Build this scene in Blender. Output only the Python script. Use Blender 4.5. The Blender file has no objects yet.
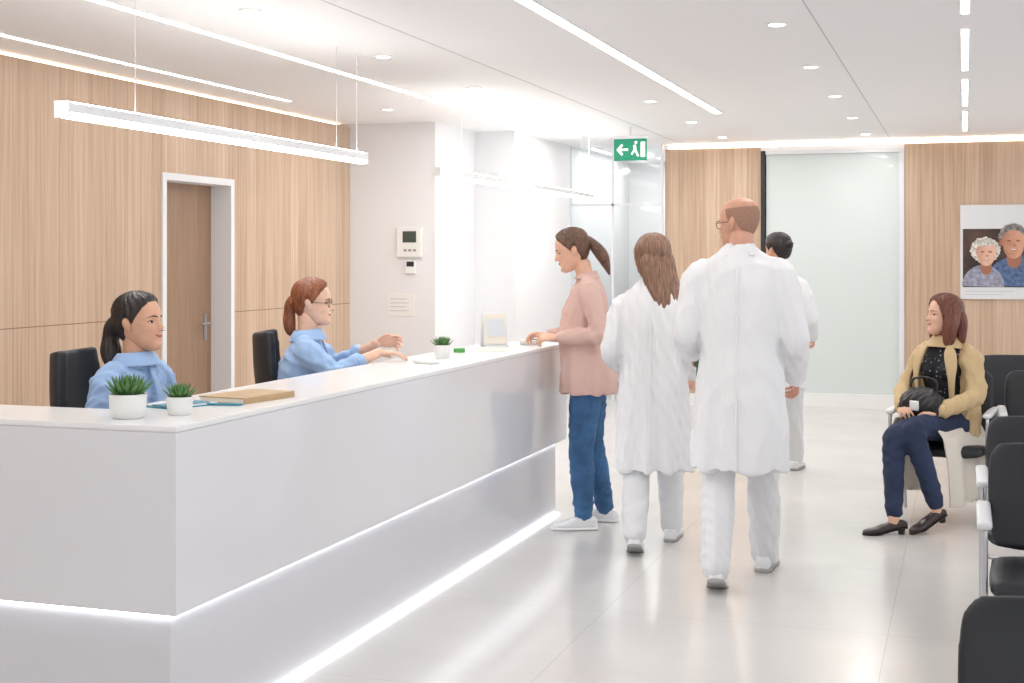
import bpy, bmesh, math, random
import numpy as np
from mathutils import Vector, Matrix
random.seed(3)
scene = bpy.context.scene
try:
    scene.view_settings.view_transform = 'Standard'
except Exception:
    pass
COL = scene.collection

# ------------------------------------------------------------ helpers
def lin(c):
    c = [x/255.0 for x in c]
    return tuple((x/12.92 if x <= .04045 else ((x+.055)/1.055)**2.4) for x in c)+(1,)

def mat(name, rgb, rough=.5, metal=0, bump=0, bscale=200, var=0, vscale=8, emit=0, ecol=None,
        stretch=(1, 1, 1), sheen=0, coat=0, sss=0, trans=0, spec=None):
    m = bpy.data.materials.new(name); m.use_nodes = True
    nt = m.node_tree; b = nt.nodes['Principled BSDF']
    col = lin(rgb)
    b.inputs['Base Color'].default_value = col
    b.inputs['Roughness'].default_value = rough
    b.inputs['Metallic'].default_value = metal
    if spec is not None: b.inputs['Specular IOR Level'].default_value = spec
    if sheen: b.inputs['Sheen Weight'].default_value = sheen
    if coat: b.inputs['Coat Weight'].default_value = coat
    if trans: b.inputs['Transmission Weight'].default_value = trans
    if sss:
        b.inputs['Subsurface Weight'].default_value = sss
        b.inputs['Subsurface Scale'].default_value = .01
        b.inputs['Subsurface Radius'].default_value = (1, .35, .2)
    if emit:
        b.inputs['Emission Color'].default_value = lin(ecol or rgb)
        b.inputs['Emission Strength'].default_value = emit
    if bump or var:
        tc = nt.nodes.new('ShaderNodeTexCoord'); mp = nt.nodes.new('ShaderNodeMapping')
        mp.inputs['Scale'].default_value = stretch
        nt.links.new(tc.outputs['Object'], mp.inputs[0])
    if var:
        n = nt.nodes.new('ShaderNodeTexNoise'); n.inputs['Scale'].default_value = vscale
        n.inputs['Detail'].default_value = 5
        nt.links.new(mp.outputs[0], n.inputs['Vector'])
        r = nt.nodes.new('ShaderNodeValToRGB')
        r.color_ramp.elements[0].position = .3; r.color_ramp.elements[1].position = .7
        r.color_ramp.elements[0].color = tuple(x*(1-var) for x in col[:3])+(1,)
        r.color_ramp.elements[1].color = tuple(min(1, x*(1+var)) for x in col[:3])+(1,)
        nt.links.new(n.outputs['Fac'], r.inputs[0]); nt.links.new(r.outputs[0], b.inputs['Base Color'])
    if bump:
        n2 = nt.nodes.new('ShaderNodeTexNoise'); n2.inputs['Scale'].default_value = bscale
        nt.links.new(mp.outputs[0], n2.inputs['Vector'])
        bp = nt.nodes.new('ShaderNodeBump'); bp.inputs['Strength'].default_value = bump
        bp.inputs['Distance'].default_value = .003
        nt.links.new(n2.outputs['Fac'], bp.inputs['Height']); nt.links.new(bp.outputs[0], b.inputs['Normal'])
    return m

def wood(name, axis, w=.145):
    m = bpy.data.materials.new(name); m.use_nodes = True
    nt = m.node_tree; N = nt.nodes; L = nt.links; b = N['Principled BSDF']
    b.inputs['Roughness'].default_value = .5
    tc = N.new('ShaderNodeTexCoord'); sx = N.new('ShaderNodeSeparateXYZ'); L.new(tc.outputs['Object'], sx.inputs[0])
    a = sx.outputs[axis]
    dv = N.new('ShaderNodeMath'); dv.operation = 'DIVIDE'; L.new(a, dv.inputs[0]); dv.inputs[1].default_value = w
    fl = N.new('ShaderNodeMath'); fl.operation = 'FLOOR'; L.new(dv.outputs[0], fl.inputs[0])
    fr = N.new('ShaderNodeMath'); fr.operation = 'FRACT'; L.new(dv.outputs[0], fr.inputs[0])
    wn = N.new('ShaderNodeTexWhiteNoise'); wn.noise_dimensions = '1D'; L.new(fl.outputs[0], wn.inputs['W'])
    cb = N.new('ShaderNodeCombineXYZ')
    ax = N.new('ShaderNodeMath'); ax.operation = 'MULTIPLY'; L.new(a, ax.inputs[0]); ax.inputs[1].default_value = 38
    az = N.new('ShaderNodeMath'); az.operation = 'MULTIPLY'; L.new(sx.outputs[2], az.inputs[0]); az.inputs[1].default_value = 1.1
    L.new(ax.outputs[0], cb.inputs[0]); L.new(az.outputs[0], cb.inputs[1])
    m5 = N.new('ShaderNodeMath'); m5.operation = 'MULTIPLY'; L.new(wn.outputs['Value'], m5.inputs[0]); m5.inputs[1].default_value = 17
    L.new(m5.outputs[0], cb.inputs[2])
    ns = N.new('ShaderNodeTexNoise'); ns.inputs['Scale'].default_value = 1; ns.inputs['Detail'].default_value = 5
    L.new(cb.outputs[0], ns.inputs['Vector'])
    mx = N.new('ShaderNodeMath'); mx.operation = 'MULTIPLY_ADD'
    L.new(wn.outputs['Value'], mx.inputs[0]); mx.inputs[1].default_value = .3
    L.new(ns.outputs['Fac'], mx.inputs[2])
    r = N.new('ShaderNodeValToRGB'); e = r.color_ramp.elements
    e[0].position = .25; e[0].color = lin((176, 145, 119)); e[1].position = 1.0; e[1].color = lin((216, 190, 166))
    L.new(mx.outputs[0], r.inputs[0])
    lt = N.new('ShaderNodeMath'); lt.operation = 'LESS_THAN'; L.new(fr.outputs[0], lt.inputs[0]); lt.inputs[1].default_value = .035
    mm = N.new('ShaderNodeMix'); mm.data_type = 'RGBA'
    ml = N.new('ShaderNodeMath'); ml.operation = 'MULTIPLY'; L.new(lt.outputs[0], ml.inputs[0]); ml.inputs[1].default_value = .4
    L.new(ml.outputs[0], mm.inputs['Factor']); L.new(r.outputs[0], mm.inputs['A']); mm.inputs['B'].default_value = lin((146, 116, 90))
    L.new(mm.outputs['Result'], b.inputs['Base Color'])
    return m

def tiles(name):
    m = bpy.data.materials.new(name); m.use_nodes = True
    nt = m.node_tree; N = nt.nodes; L = nt.links; b = N['Principled BSDF']
    b.inputs['Roughness'].default_value = .2
    tc = N.new('ShaderNodeTexCoord')
    br = N.new('ShaderNodeTexBrick'); br.offset = 0.0; br.squash = 1
    mp = N.new('ShaderNodeMapping'); mp.inputs['Location'].default_value = (.3, .2, 0)
    L.new(tc.outputs['Object'], mp.inputs[0]); L.new(mp.outputs[0], br.inputs['Vector'])
    br.inputs['Scale'].default_value = 1; br.inputs['Brick Width'].default_value = 1.2; br.inputs['Row Height'].default_value = 1.2
    br.inputs['Mortar Size'].default_value = .0025; br.inputs['Mortar Smooth'].default_value = .3; br.inputs['Bias'].default_value = 0
    br.inputs['Color1'].default_value = lin((218, 215, 212)); br.inputs['Color2'].default_value = lin((216, 213, 210))
    br.inputs['Mortar'].default_value = lin((198, 196, 193))
    n = N.new('ShaderNodeTexNoise'); n.inputs['Scale'].default_value = 2.2; n.inputs['Detail'].default_value = 8
    L.new(tc.outputs['Object'], n.inputs['Vector'])
    r = N.new('ShaderNodeValToRGB'); r.color_ramp.elements[0].position = .3; r.color_ramp.elements[1].position = .7
    r.color_ramp.elements[0].color = (.93, .93, .93, 1); r.color_ramp.elements[1].color = (1, 1, 1, 1)
    L.new(n.outputs['Fac'], r.inputs[0])
    mx = N.new('ShaderNodeMix'); mx.data_type = 'RGBA'; mx.blend_type = 'MULTIPLY'; mx.inputs['Factor'].default_value = 1
    L.new(br.outputs['Color'], mx.inputs['A']); L.new(r.outputs[0], mx.inputs['B']); L.new(mx.outputs['Result'], b.inputs['Base Color'])
    return m

def cr(P, sub):
    P = np.array(P, float); n = len(P)
    E = np.vstack([2*P[0]-P[1], P, 2*P[-1]-P[-2]]); out = []
    for i in range(n-1):
        p0, p1, p2, p3 = E[i:i+4]
        for j in range(sub):
            t = j/sub
            out.append(.5*(2*p1+(p2-p0)*t+(2*p0-5*p1+4*p2-p3)*t*t+(3*p1-p0-3*p2+p3)*t**3))
    out.append(P[-1]); return np.array(out)

class MB:
    def __init__(s): s.v = []; s.f = []; s.n = 0
    def add(s, VF):
        V, F = VF
        s.v.append(np.array(V, float)); s.f += [tuple(i+s.n for i in f) for f in F]; s.n += len(V); return s
    def V(s): return np.vstack(s.v)

def loftR(R, closed=True, caps=True):
    R = np.array(R); m, k, _ = R.shape
    V = list(R.reshape(-1, 3)); F = []
    for i in range(m-1):
        for j in range(k if closed else k-1):
            j2 = (j+1) % k
            F.append((i*k+j, i*k+j2, (i+1)*k+j2, (i+1)*k+j))
    if caps:
        c0 = len(V); V.append(R[0].mean(0)); V.append(R[-1].mean(0))
        for j in range(k):
            j2 = (j+1) % k
            F.append((c0, j2, j)); F.append((c0+1, (m-1)*k+j, (m-1)*k+j2))
    return np.array(V), F

def frames(C, side):
    T = np.gradient(C, axis=0); T /= (np.linalg.norm(T, axis=1)[:, None]+1e-9)
    side = np.array(side, float); S = []; B = []
    for t in T:
        s = side-t*np.dot(side, t)
        if np.linalg.norm(s) < 1e-3:
            s = np.array([1, 0, 0.])-t*t[0]
        s /= np.linalg.norm(s); S.append(s); B.append(np.cross(s, t))
    return T, np.array(S), np.array(B)

def tube(pts, radii, side=(0, 1, 0), sub=5, k=24, rnd=True, ridge=None, sq=1.0):
    radii = [(r, r) if not hasattr(r, '__len__') else r for r in radii]
    A = cr(np.hstack([np.array(pts, float), np.array(radii, float)]), sub)
    C = A[:, :3]; Ra = np.clip(A[:, 3], .0008, 9); Rb = np.clip(A[:, 4], .0008, 9)
    T, S, B = frames(C, side)
    th = np.linspace(0, 2*math.pi, k, endpoint=False)
    c = np.cos(th); s = np.sin(th)
    if sq != 1: c = np.sign(c)*abs(c)**sq; s = np.sign(s)*abs(s)**sq
    w = np.ones(k)
    R = []
    def ring(i, off, sc):
        ww = w
        if ridge: ww = 1+ridge[0]*np.sin(ridge[1]*th+2*np.sin(3*th+1)+i*.12)
        return C[i]+T[i]*off+(B[i][None]*(Rb[i]*sc*c*ww)[:, None])+(S[i][None]*(Ra[i]*sc*s*ww)[:, None])
    if rnd:
        q = min(Ra[0], Rb[0])
        for a in (70, 45, 20): R.append(ring(0, -q*math.sin(math.radians(a)), math.cos(math.radians(a))))
    for i in range(len(C)): R.append(ring(i, 0, 1))
    if rnd:
        q = min(Ra[-1], Rb[-1])
        for a in (20, 45, 70): R.append(ring(len(C)-1, q*math.sin(math.radians(a)), math.cos(math.radians(a))))
    return loftR(R)

def shell(pts, radii, a0, a1, th=.008, side=(0, 1, 0), sub=5, k=30):
    A = cr(np.hstack([np.array(pts, float), np.array(radii, float)]), sub)
    C = A[:, :3]; T, S, B = frames(C, side)
    an = np.radians(np.linspace(a0, a1, k)); R = []
    for i in range(len(C)):
        o = C[i]+B[i][None]*(A[i, 4]*np.cos(an))[:, None]+S[i][None]*(A[i, 3]*np.sin(an))[:, None]
        n = C[i]+B[i][None]*((A[i, 4]-th)*np.cos(an))[:, None]+S[i][None]*((A[i, 3]-th)*np.sin(an))[:, None]
        R.append(np.vstack([o, n[::-1]]))
    V, F = loftR(R, True, False)
    m = len(R); kk = 2*k
    for e in (0, (m-1)*kk):
        for j in range(k-1):
            F.append((e+j, e+j+1, e+kk-2-j, e+kk-1-j))
    return V, F

def mk(name, V, F, m, parent=None, smooth=True, autos=False):
    me = bpy.data.meshes.new(name)
    me.from_pydata([tuple(v) for v in V], [], F)
    bm = bmesh.new(); bm.from_mesh(me); bmesh.ops.recalc_face_normals(bm, faces=bm.faces); bm.to_mesh(me); bm.free()
    if smooth: me.polygons.foreach_set('use_smooth', [True]*len(me.polygons))
    me.materials.append(m)
    o = bpy.data.objects.new(name, me); COL.objects.link(o)
    if parent: o.parent = parent
    return o

def remesh(M, vox, sm):
    me = bpy.data.meshes.new('tmp'); me.from_pydata([tuple(v) for v in M.V()], [], M.f)
    bm = bmesh.new(); bm.from_mesh(me); bmesh.ops.recalc_face_normals(bm, faces=bm.faces); bm.to_mesh(me); bm.free()
    o = bpy.data.objects.new('tmp', me); COL.objects.link(o)
    r = o.modifiers.new('r', 'REMESH'); r.mode = 'VOXEL'; r.voxel_size = vox
    s = o.modifiers.new('s', 'SMOOTH'); s.factor = .5; s.iterations = sm
    dg = bpy.context.evaluated_depsgraph_get(); dg.update()
    e = o.evaluated_get(dg); me2 = bpy.data.meshes.new_from_object(e)
    bpy.data.objects.remove(o); bpy.data.meshes.remove(me)
    return me2

def garment(parent, name, M, m, vox=.011, sm=5, disp=None):
    me = remesh(M, vox, sm); me.name = name
    if disp:
        n = len(me.vertices); V = np.empty(n*3); me.vertices.foreach_get('co', V); V = V.reshape(-1, 3)
        Nn = np.empty(n*3); me.vertices.foreach_get('normal', Nn); Nn = Nn.reshape(-1, 3)
        V = V+Nn*disp(V)[:, None]; me.vertices.foreach_set('co', V.ravel()); me.update()
    me.polygons.foreach_set('use_smooth', [True]*len(me.polygons))
    me.materials.clear(); me.materials.append(m)
    o = bpy.data.objects.new(name, me); COL.objects.link(o); o.parent = parent
    return o

def folds(amp, freq, seed=0, zs=.6):
    rng = np.random.RandomState(seed)
    K = [rng.normal(size=3)*freq*(1+.5*i)*np.array([1, 1, zs]) for i in range(4)]; W = [rng.normal(size=3)*freq*.5 for i in range(4)]
    P = rng.rand(8)*6
    def f(V):
        s = 0
        for i in range(4):
            x = np.sin(V@K[i]+P[i]+1.4*np.sin(V@W[i]+P[i+4]))
            s = s+(1-2*np.abs(x))*(.8**i)
        return amp*s/2
    return f

def skirtfold(amp, ztop, zbot, n, seed=0, base=None, cx=0):
    def f(V):
        a = np.arctan2(V[:, 1], V[:, 0]-cx); t = np.clip((ztop-V[:, 2])/(ztop-zbot), 0, 1)
        d = amp*t*np.sin(n*a+1.5*np.sin(2*a+seed)+seed)
        if base: d = d+base(V)
        return d
    return f

def empty(name, loc=(0, 0, 0), rz=0):
    e = bpy.data.objects.new(name, None); COL.objects.link(e); e.location = loc; e.rotation_euler[2] = math.radians(rz)
    e.empty_display_size = .1
    return e

def box(name, x0, x1, y0, y1, z0, z1, m, parent=None, bev=0, seg=2):
    bm = bmesh.new(); bmesh.ops.create_cube(bm, size=1)
    for v in bm.verts:
        v.co = Vector(((x0+x1)/2+v.co.x*(x1-x0), (y0+y1)/2+v.co.y*(y1-y0), (z0+z1)/2+v.co.z*(z1-z0)))
    if bev: bmesh.ops.bevel(bm, geom=bm.edges[:]+bm.verts[:], offset=bev, segments=seg, affect='EDGES', profile=.5)
    me = bpy.data.meshes.new(name); bm.to_mesh(me); bm.free(); me.materials.append(m)
    o = bpy.data.objects.new(name, me); COL.objects.link(o)
    if parent: o.parent = parent
    return o

def lathe(name, prof, m, parent=None, loc=(0, 0, 0), k=40):
    th = np.linspace(0, 2*math.pi, k, endpoint=False)
    R = [np.stack([r*np.cos(th)+loc[0], r*np.sin(th)+loc[1], np.full(k, z)+loc[2]], 1) for r, z in prof]
    V, F = loftR(R)
    o = mk(name, V, F, m, parent)
    md = o.modifiers.new('es', 'EDGE_SPLIT'); md.split_angle = math.radians(40)
    return o

def poly(name, pts, m, parent=None):
    return mk(name, pts, [tuple(range(len(pts)))], m, parent, smooth=False)

# ------------------------------------------------------------ materials
white_wall = mat('white_wall_paint', (232, 232, 234), .6, bump=.03, bscale=150)
ceil_m = mat('ceiling_paint', (242, 242, 244), .6)
counter_m = mat('counter_gloss_white', (226, 226, 230), .14, coat=.3)
top_m = mat('counter_top_white', (240, 240, 241), .22)
base_m = mat('counter_base_white', (214, 214, 219), .2)
led = mat('led_white', (255, 255, 255), .5, emit=11, ecol=(255, 253, 249))
glow_up = mat('ceiling_fill_glow', (255, 255, 255), .5, emit=14, ecol=(255, 253, 249))  # glow added on the pendants to brighten the ceiling
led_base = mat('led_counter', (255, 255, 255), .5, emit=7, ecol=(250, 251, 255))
led_warm = mat('led_warm', (255, 244, 225), .5, emit=10, ecol=(255, 236, 212))
led_dim = mat('led_warm_cove', (255, 244, 225), .5, emit=5, ecol=(255, 236, 212))
wood_l = wood('oak_panel_side', 1); wood_b = wood('oak_panel_back', 0)
wood_d = mat('door_oak', (154, 124, 100), .5, var=.12, vscale=3, stretch=(12, 12, .6))
metal = mat('brushed_metal', (190, 190, 192), .3, metal=1)
alu = mat('satin_aluminium', (222, 223, 226), .4, metal=.1)
dark = mat('dark_trim', (40, 40, 42), .5)
groove = mat('ceiling_groove', (188, 188, 190), .6)
seamm = mat('panel_joint', (132, 106, 84), .6)
black_f = mat('black_upholstery', (32, 34, 40), .5, bump=.2, bscale=400)
black_l = mat('black_leather', (24, 24, 26), .4, bump=.2, bscale=120)
plastic_w = mat('white_plastic', (236, 236, 234), .35)
frost = mat('frosted_glass', (212, 219, 217), .25, coat=.2)
floor_m = tiles('floor_tiles')
glass = bpy.data.materials.new('clear_glass'); glass.use_nodes = True
_n = glass.node_tree; _n.nodes.clear(); _o = _n.nodes.new('ShaderNodeOutputMaterial'); _m = _n.nodes.new('ShaderNodeMixShader'); _t = _n.nodes.new('ShaderNodeBsdfTransparent'); _g = _n.nodes.new('ShaderNodeBsdfGlossy')
_t.inputs[0].default_value = (.95, .975, .975, 1); _g.inputs['Roughness'].default_value = .06; _m.inputs[0].default_value = .06
_n.links.new(_t.outputs[0], _m.inputs[1]); _n.links.new(_g.outputs[0], _m.inputs[2]); _n.links.new(_m.outputs[0], _o.inputs[0])

# ------------------------------------------------------------ room
box('floor', -5.6, 3.4, -3.2, 17.2, -.12, 0, floor_m)
box('ceiling', -5.6, 3.4, -3.2, 17.2, 2.75, 2.87, ceil_m)
WL = empty('wall_left')
def wl(n, y0, y1, z0, z1, m=wood_l): box(n, -5.42, -5.3, y0, y1, z0, z1, m, WL)
box('backing', -5.6, -5.56, -3.2, 11.3, 0, 2.75, white_wall, WL)
for (a, b) in ((-3.2, 1.0), (1.003, 4.6), (4.603, 8.23), (9.21, 11.298)):
    wl('panel_lower', a, b, 0, 1.128); wl('panel_upper', a, b, 1.134, 2.725)
wl('panel_over_door', 8.233, 9.207, 2.14, 2.725)
wl('panel_seam', -3.2, 8.23, 1.128, 1.134, seamm); wl('panel_seam', 9.21, 11.298, 1.128, 1.134, seamm)  # seam strips between the panels, in their own joint colour
box('cove_light', -5.42, -5.36, -3, 11.2, 2.727, 2.735, led_dim, WL)
D1 = empty('door_1')
box('door_leaf', -5.5, -5.46, 8.28, 9.16, .01, 2.09, wood_d, D1)
box('jamb_far', -5.52, -5.285, 9.16, 9.21, 0, 2.14, white_wall, D1)
box('jamb_near', -5.52, -5.285, 8.23, 8.28, 0, 2.14, white_wall, D1)
box('head_jamb', -5.52, -5.285, 8.28, 9.16, 2.09, 2.14, white_wall, D1)
box('handle_plate', -5.46, -5.45, 9.05, 9.09, .92, 1.12, metal, D1, .002)
V, F = tube([(-5.455, 9.07, 1.05), (-5.41, 9.07, 1.05), (-5.405, 9.05, 1.05), (-5.405, 8.95, 1.05)], [.009]*4, side=(0, 0, 1), k=12); mk('handle_lever', V, F, metal, D1)

WP = empty('wall_pillar')
box('pillar_face', -5.55, -4.47, 11.3, 12.34, 0, 2.75, white_wall, WP)
box('pillar_side', -5.55, -4.07, 12.34, 17.1, 0, 2.75, white_wall, WP)
WB = empty('wall_back')
for a, b, n in ((-3.05, -2.03, 'l'), (-.585, 3.3, 'r')):
    box('panel_'+n, a, b, 14.4, 14.52, .0, 2.70, wood_b, WB)
box('panel_head', -2.03, -.585, 14.4, 14.52, 2.66, 2.70, white_wall, WB)
box('corridor_side', -3.05, -2.9, 14.52, 17.0, 0, 2.75, white_wall, WB)
box('backing', -2.9, 3.3, 14.54, 14.7, 0, 2.75, white_wall, WB)
box('corridor_end', -4.07, -2.9, 17.0, 17.15, 0, 2.75, white_wall, WB)
box('cove_light', -3.0, 3.2, 14.42, 14.48, 2.713, 2.735, led_warm, WB)
GP = empty('glass_partition')
box('pane_1', -4.06, -3.62, 14.3, 14.312, .02, 2.74, glass, GP); box('pane_2', -3.58, -3.07, 14.3, 14.312, .02, 2.74, glass, GP)
for xx in (-4.07, -3.6, -3.065): box('mullion', xx-.012, xx+.012, 14.285, 14.327, 0, 2.75, alu, GP)
box('transom', -4.06, -3.07, 14.285, 14.327, 2.1, 2.125, alu, GP)
W1 = empty('window_1')
box('frosted_pane', -1.98, -.635, 14.43, 14.45, .14, 2.62, frost, W1)
box('frame_left', -2.03, -1.99, 14.385, 14.5, 0, 2.66, dark, W1)
box('frame_right', -.635, -.585, 14.385, 14.5, 0, 2.66, alu, W1)
box('frame_top', -1.98, -.635, 14.385, 14.5, 2.62, 2.66, alu, W1)
box('frame_sill', -1.98, -.635, 14.37, 14.5, 0, .14, plastic_w, W1)
box('baseboard_back', -.585, 3.2, 14.385, 14.4, 0, .1, plastic_w)
box('baseboard_back_end', -3.05, -2.03, 14.385, 14.4, 0, .1, plastic_w)
WR = empty('wall_right')
box('sill', 3.2, 3.35, -3.2, 14.4, 0, .5, white_wall, WR); box('header', 3.2, 3.35, -3.2, 14.4, 2.6, 2.75, white_wall, WR)
for y in (-3.1, 0.4, 3.9, 7.4, 10.9, 14.3): box('pier', 3.2, 3.35, y-.1, y+.1, .5, 2.6, white_wall, WR)
WF = empty('wall_rear')
box('header', -5.6, 3.35, -3.35, -3.2, 2.6, 2.75, white_wall, WF)
for x in (-5.5, -3.3, -1.1, 1.1, 3.28): box('pier', x-.07, x+.07, -3.35, -3.2, 0, 2.6, white_wall, WF)

def strip(x, y0, y1, w=.05, m=led):
    e = empty('ceiling_light_strip')
    box('diffuser', x-w/2, x+w/2, y0, y1, 2.742, 2.7495, m, e)
    box('edge_a', x-w/2-.008, x-w/2, y0, y1, 2.744, 2.7495, plastic_w, e); box('edge_b', x+w/2, x+w/2+.008, y0, y1, 2.744, 2.7495, plastic_w, e)
strip(-3.84, 1.0, 12.75, .045); strip(-1.95, 0.5, 11.3, .06); strip(-4.92, 6.1, 9.4, .035); strip(-3.9, 14.6, 16.4, .05)
for a, b in ((5.5, 7.05), (7.6, 9.2), (9.75, 11.36), (11.9, 13.6)): strip(0.0, a, b, .035)
box('trim_1', -2.853, -2.847, 0, 14.3, 2.7485, 2.7497, groove)
box('trim_2', -.723, -.717, 0, 14.3, 2.7485, 2.7497, groove)
for x, y in [(-.92, 7.1), (-.92, 8.75), (-.92, 10.4), (-.92, 12.05), (-.92, 13.7), (-3.3, 4.2), (-3.3, 5.9), (-3.3, 7.5), (-3.3, 9.1), (-3.3, 10.8),
             (-2.3, 10.3), (-2.3, 12.0), (-2.3, 13.6), (-4.45, 10.2), (-.92, 5.4), (-3.5, 14.9), (-3.5, 16.2), (-3.5, 13.0), (1.6, 6), (1.6, 9), (1.6, 12), (-.92, 3), (-3.3, 2)]:  # corridor downlights are added to brighten the dark corridor
    e = empty('recessed_downlight', (x, y, 0))
    lathe('bezel', [(.036, 2.746), (.055, 2.742), (.058, 2.7495), (.036, 2.7495)], plastic_w, e)
    lathe('lamp_disc', [(.001, 2.743), (.04, 2.743), (.04, 2.749), (.001, 2.749)], led, e)
    ld = bpy.data.lights.new('downlight_lamp', 'AREA'); ld.shape = 'DISK'; ld.size = .075; ld.energy = 7.0 if y < 12.6 or x > -3 else 8.5; ld.color = (1, .985, .965)
    lo = bpy.data.objects.new('downlight_lamp', ld); COL.objects.link(lo); lo.parent = e; lo.location = (0, 0, 2.741)

def pendant(x, y0, y1, z):
    e = empty('linear_pendant_lamp')
    box('housing', x-.032, x+.032, y0, y1, z+.02, z+.06, alu, e, .005)
    box('diffuser', x-.029, x+.029, y0+.01, y1-.01, z, z+.022, led, e, .004)
    box('ceiling_fill', x-.025, x+.025, y0+.03, y1-.03, z+.0601, z+.064, glow_up, e)  # added glowing strip on top, lifts the ceiling brightness
    box('end_cap', x-.034, x+.034, y0-.008, y0+.004, z-.002, z+.066, plastic_w, e); box('end_cap', x-.034, x+.034, y1-.004, y1+.008, z-.002, z+.066, plastic_w, e)
    for y in (y0+.5, y1-.35, y1-.08):
        V, F = tube([(x, y, z+.06), (x, y, 2.4), (x, y, 2.75)], [.0016]*3, k=6); mk('cable', V, F, alu, e)
pendant(-3.4, 4.58, 7.42, 2.105); pendant(-3.55, 9.0, 13.2, 2.12)

# exit sign
green = mat('exit_green', (10, 135, 100), .4, emit=.25); wht = mat('exit_white', (255, 255, 255), .4, emit=.5)
ES = empty('exit_sign', (-2.93, 12.3, 2.54), 0)
box('panel', -.155, .155, -.015, .015, -.1, .1, green, ES, .004)
box('bracket', -.16, .16, -.02, .02, .1, .12, alu, ES); V, F = tube([(0, 0, .12), (0, 0, .16), (0, 0, .21)], [.008]*3, k=8); mk('rod', V, F, alu, ES)
Y = -.0165
poly('arrow_head', [(-.13, Y, 0), (-.08, Y, .055), (-.065, Y, .04), (-.1, Y, 0), (-.065, Y, -.04), (-.08, Y, -.055)], wht, ES)
poly('arrow_shaft', [(-.115, Y, .01), (-.115, Y, -.01), (-.02, Y, -.01), (-.02, Y, .01)], wht, ES)
poly('runner_body', [(.03, Y, .04), (.055, Y, .045), (.06, Y, -.005), (.085, Y, -.06), (.068, Y, -.065), (.045, Y, -.015), (.02, Y, -.05), (.008, Y, -.04), (.033, Y, .0)], wht, ES)
poly('runner_head', [(.055+.014*math.cos(a), Y, .065+.014*math.sin(a)) for a in np.linspace(0, 6.28, 13)[:-1]], wht, ES)
poly('door_shape', [(.1, Y, .07), (.14, Y, .07), (.14, Y, -.07), (.1, Y, -.07)], wht, ES)

TH = empty('wall_control_panel', (-4.71, 11.3, 1.68))
box('case', -.125, .125, -.03, 0, -.135, .135, plastic_w, TH, .01)
box('screen', -.06, .07, -.034, -.029, .0, .1, mat('lcd', (70, 82, 74), .2), TH, .002)
for i in range(3): box('button', -.05+i*.045, -.02+i*.045, -.035, -.029, -.08, -.06, mat('btn%d' % i, (150, 150, 150), .5), TH, .002)
IC = empty('card_reader', (-4.7, 11.3, 1.46))
box('case', -.05, .05, -.025, 0, -.06, .06, plastic_w, IC, .006); box('window', -.035, .035, -.028, -.024, .005, .05, dark, IC, .002)
NT = empty('wall_notice', (-4.8, 11.3, 1.12))
box('sheet', -.13, .13, -.006, 0, -.1, .1, plastic_w, NT, .002)
tx = mat('notice_text', (196, 198, 202), .6)
for i in range(4): box('text_line', -.1, .06+.02*(i % 2), -.0075, -.006, .05-i*.035, .057-i*.035, tx, NT)

# poster
PO = empty('wall_poster', (0, 14.4, 0))
paper = mat('poster_paper', (222, 223, 225), .4); pb = mat('poster_dark', (70, 50, 42), .5, var=.6, vscale=5)
box('board', -.045, 1.1, -.03, 0, 1.13, 2.07, paper, PO, .004)
box('photo', -.02, 1.08, -.034, -.029, 1.25, 1.83, pb, PO)
prng = random.Random(5)
def ell(n, cx, cz, rx, rz, y, m, a0=0, a1=360, jit=0):
    poly(n, [(cx+rx*(1+prng.uniform(-jit, jit))*math.cos(math.radians(a)), y, cz+rz*(1+prng.uniform(-jit, jit))*math.sin(math.radians(a))) for a in np.linspace(a0, a1, 60)[:-1]], m, PO)
def shaded(n, hi, lo, cx, cz):  # printed portrait tone: side to side gradient with mottling
    m = mat(n, hi, .5); nt = m.node_tree; N = nt.nodes; L = nt.links
    tc = N.new('ShaderNodeTexCoord'); sx = N.new('ShaderNodeSeparateXYZ'); L.new(tc.outputs['Object'], sx.inputs[0])
    mr = N.new('ShaderNodeMapRange'); L.new(sx.outputs[0], mr.inputs[0]); mr.inputs[1].default_value = cx-.12; mr.inputs[2].default_value = cx+.12
    ns = N.new('ShaderNodeTexNoise'); ns.inputs['Scale'].default_value = 18; L.new(tc.outputs['Object'], ns.inputs['Vector'])
    ad = N.new('ShaderNodeMath'); ad.operation = 'MULTIPLY_ADD'; L.new(ns.outputs['Fac'], ad.inputs[0]); ad.inputs[1].default_value = .7; L.new(mr.outputs[0], ad.inputs[2])
    r = N.new('ShaderNodeValToRGB'); r.color_ramp.elements[0].position = .25; r.color_ramp.elements[1].position = 1.25 if False else 1.0
    r.color_ramp.elements[0].color = lin(lo); r.color_ramp.elements[1].color = lin(hi); L.new(ad.outputs[0], r.inputs[0]); L.new(r.outputs[0], N['Principled BSDF'].inputs['Base Color'])
    return m
sk1 = shaded('print_skin', (228, 182, 158), (190, 134, 110), .2, 0); sk2 = shaded('print_skin_b', (212, 158, 130), (166, 108, 84), .455, 0); sk3 = mat('print_skin_shadow', (164, 108, 86), .5)
wh = mat('print_white_hair', (206, 200, 190), .5, var=.45, vscale=40)
gh = mat('print_grey_hair', (132, 126, 122), .5, var=.6, vscale=40); bl = mat('print_blue', (80, 102, 140), .5, var=.5, vscale=26); pk = mat('print_grey', (150, 150, 168), .5, var=.4, vscale=26)
pd = mat('print_line', (136, 78, 66), .5); pe = mat('print_eye', (76, 54, 46), .5); pt = mat('print_teeth', (232, 222, 212), .5)
ell('man_shirt', .52, 1.25, .34, .32, -.036, bl, 0, 180); ell('woman_top', .17, 1.25, .2, .22, -.037, pk, 0, 180)
ell('man_neck', .46, 1.53, .07, .09, -.038, sk3); ell('man_hair', .45, 1.755, .135, .125, -.039, gh, jit=.05)
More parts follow.
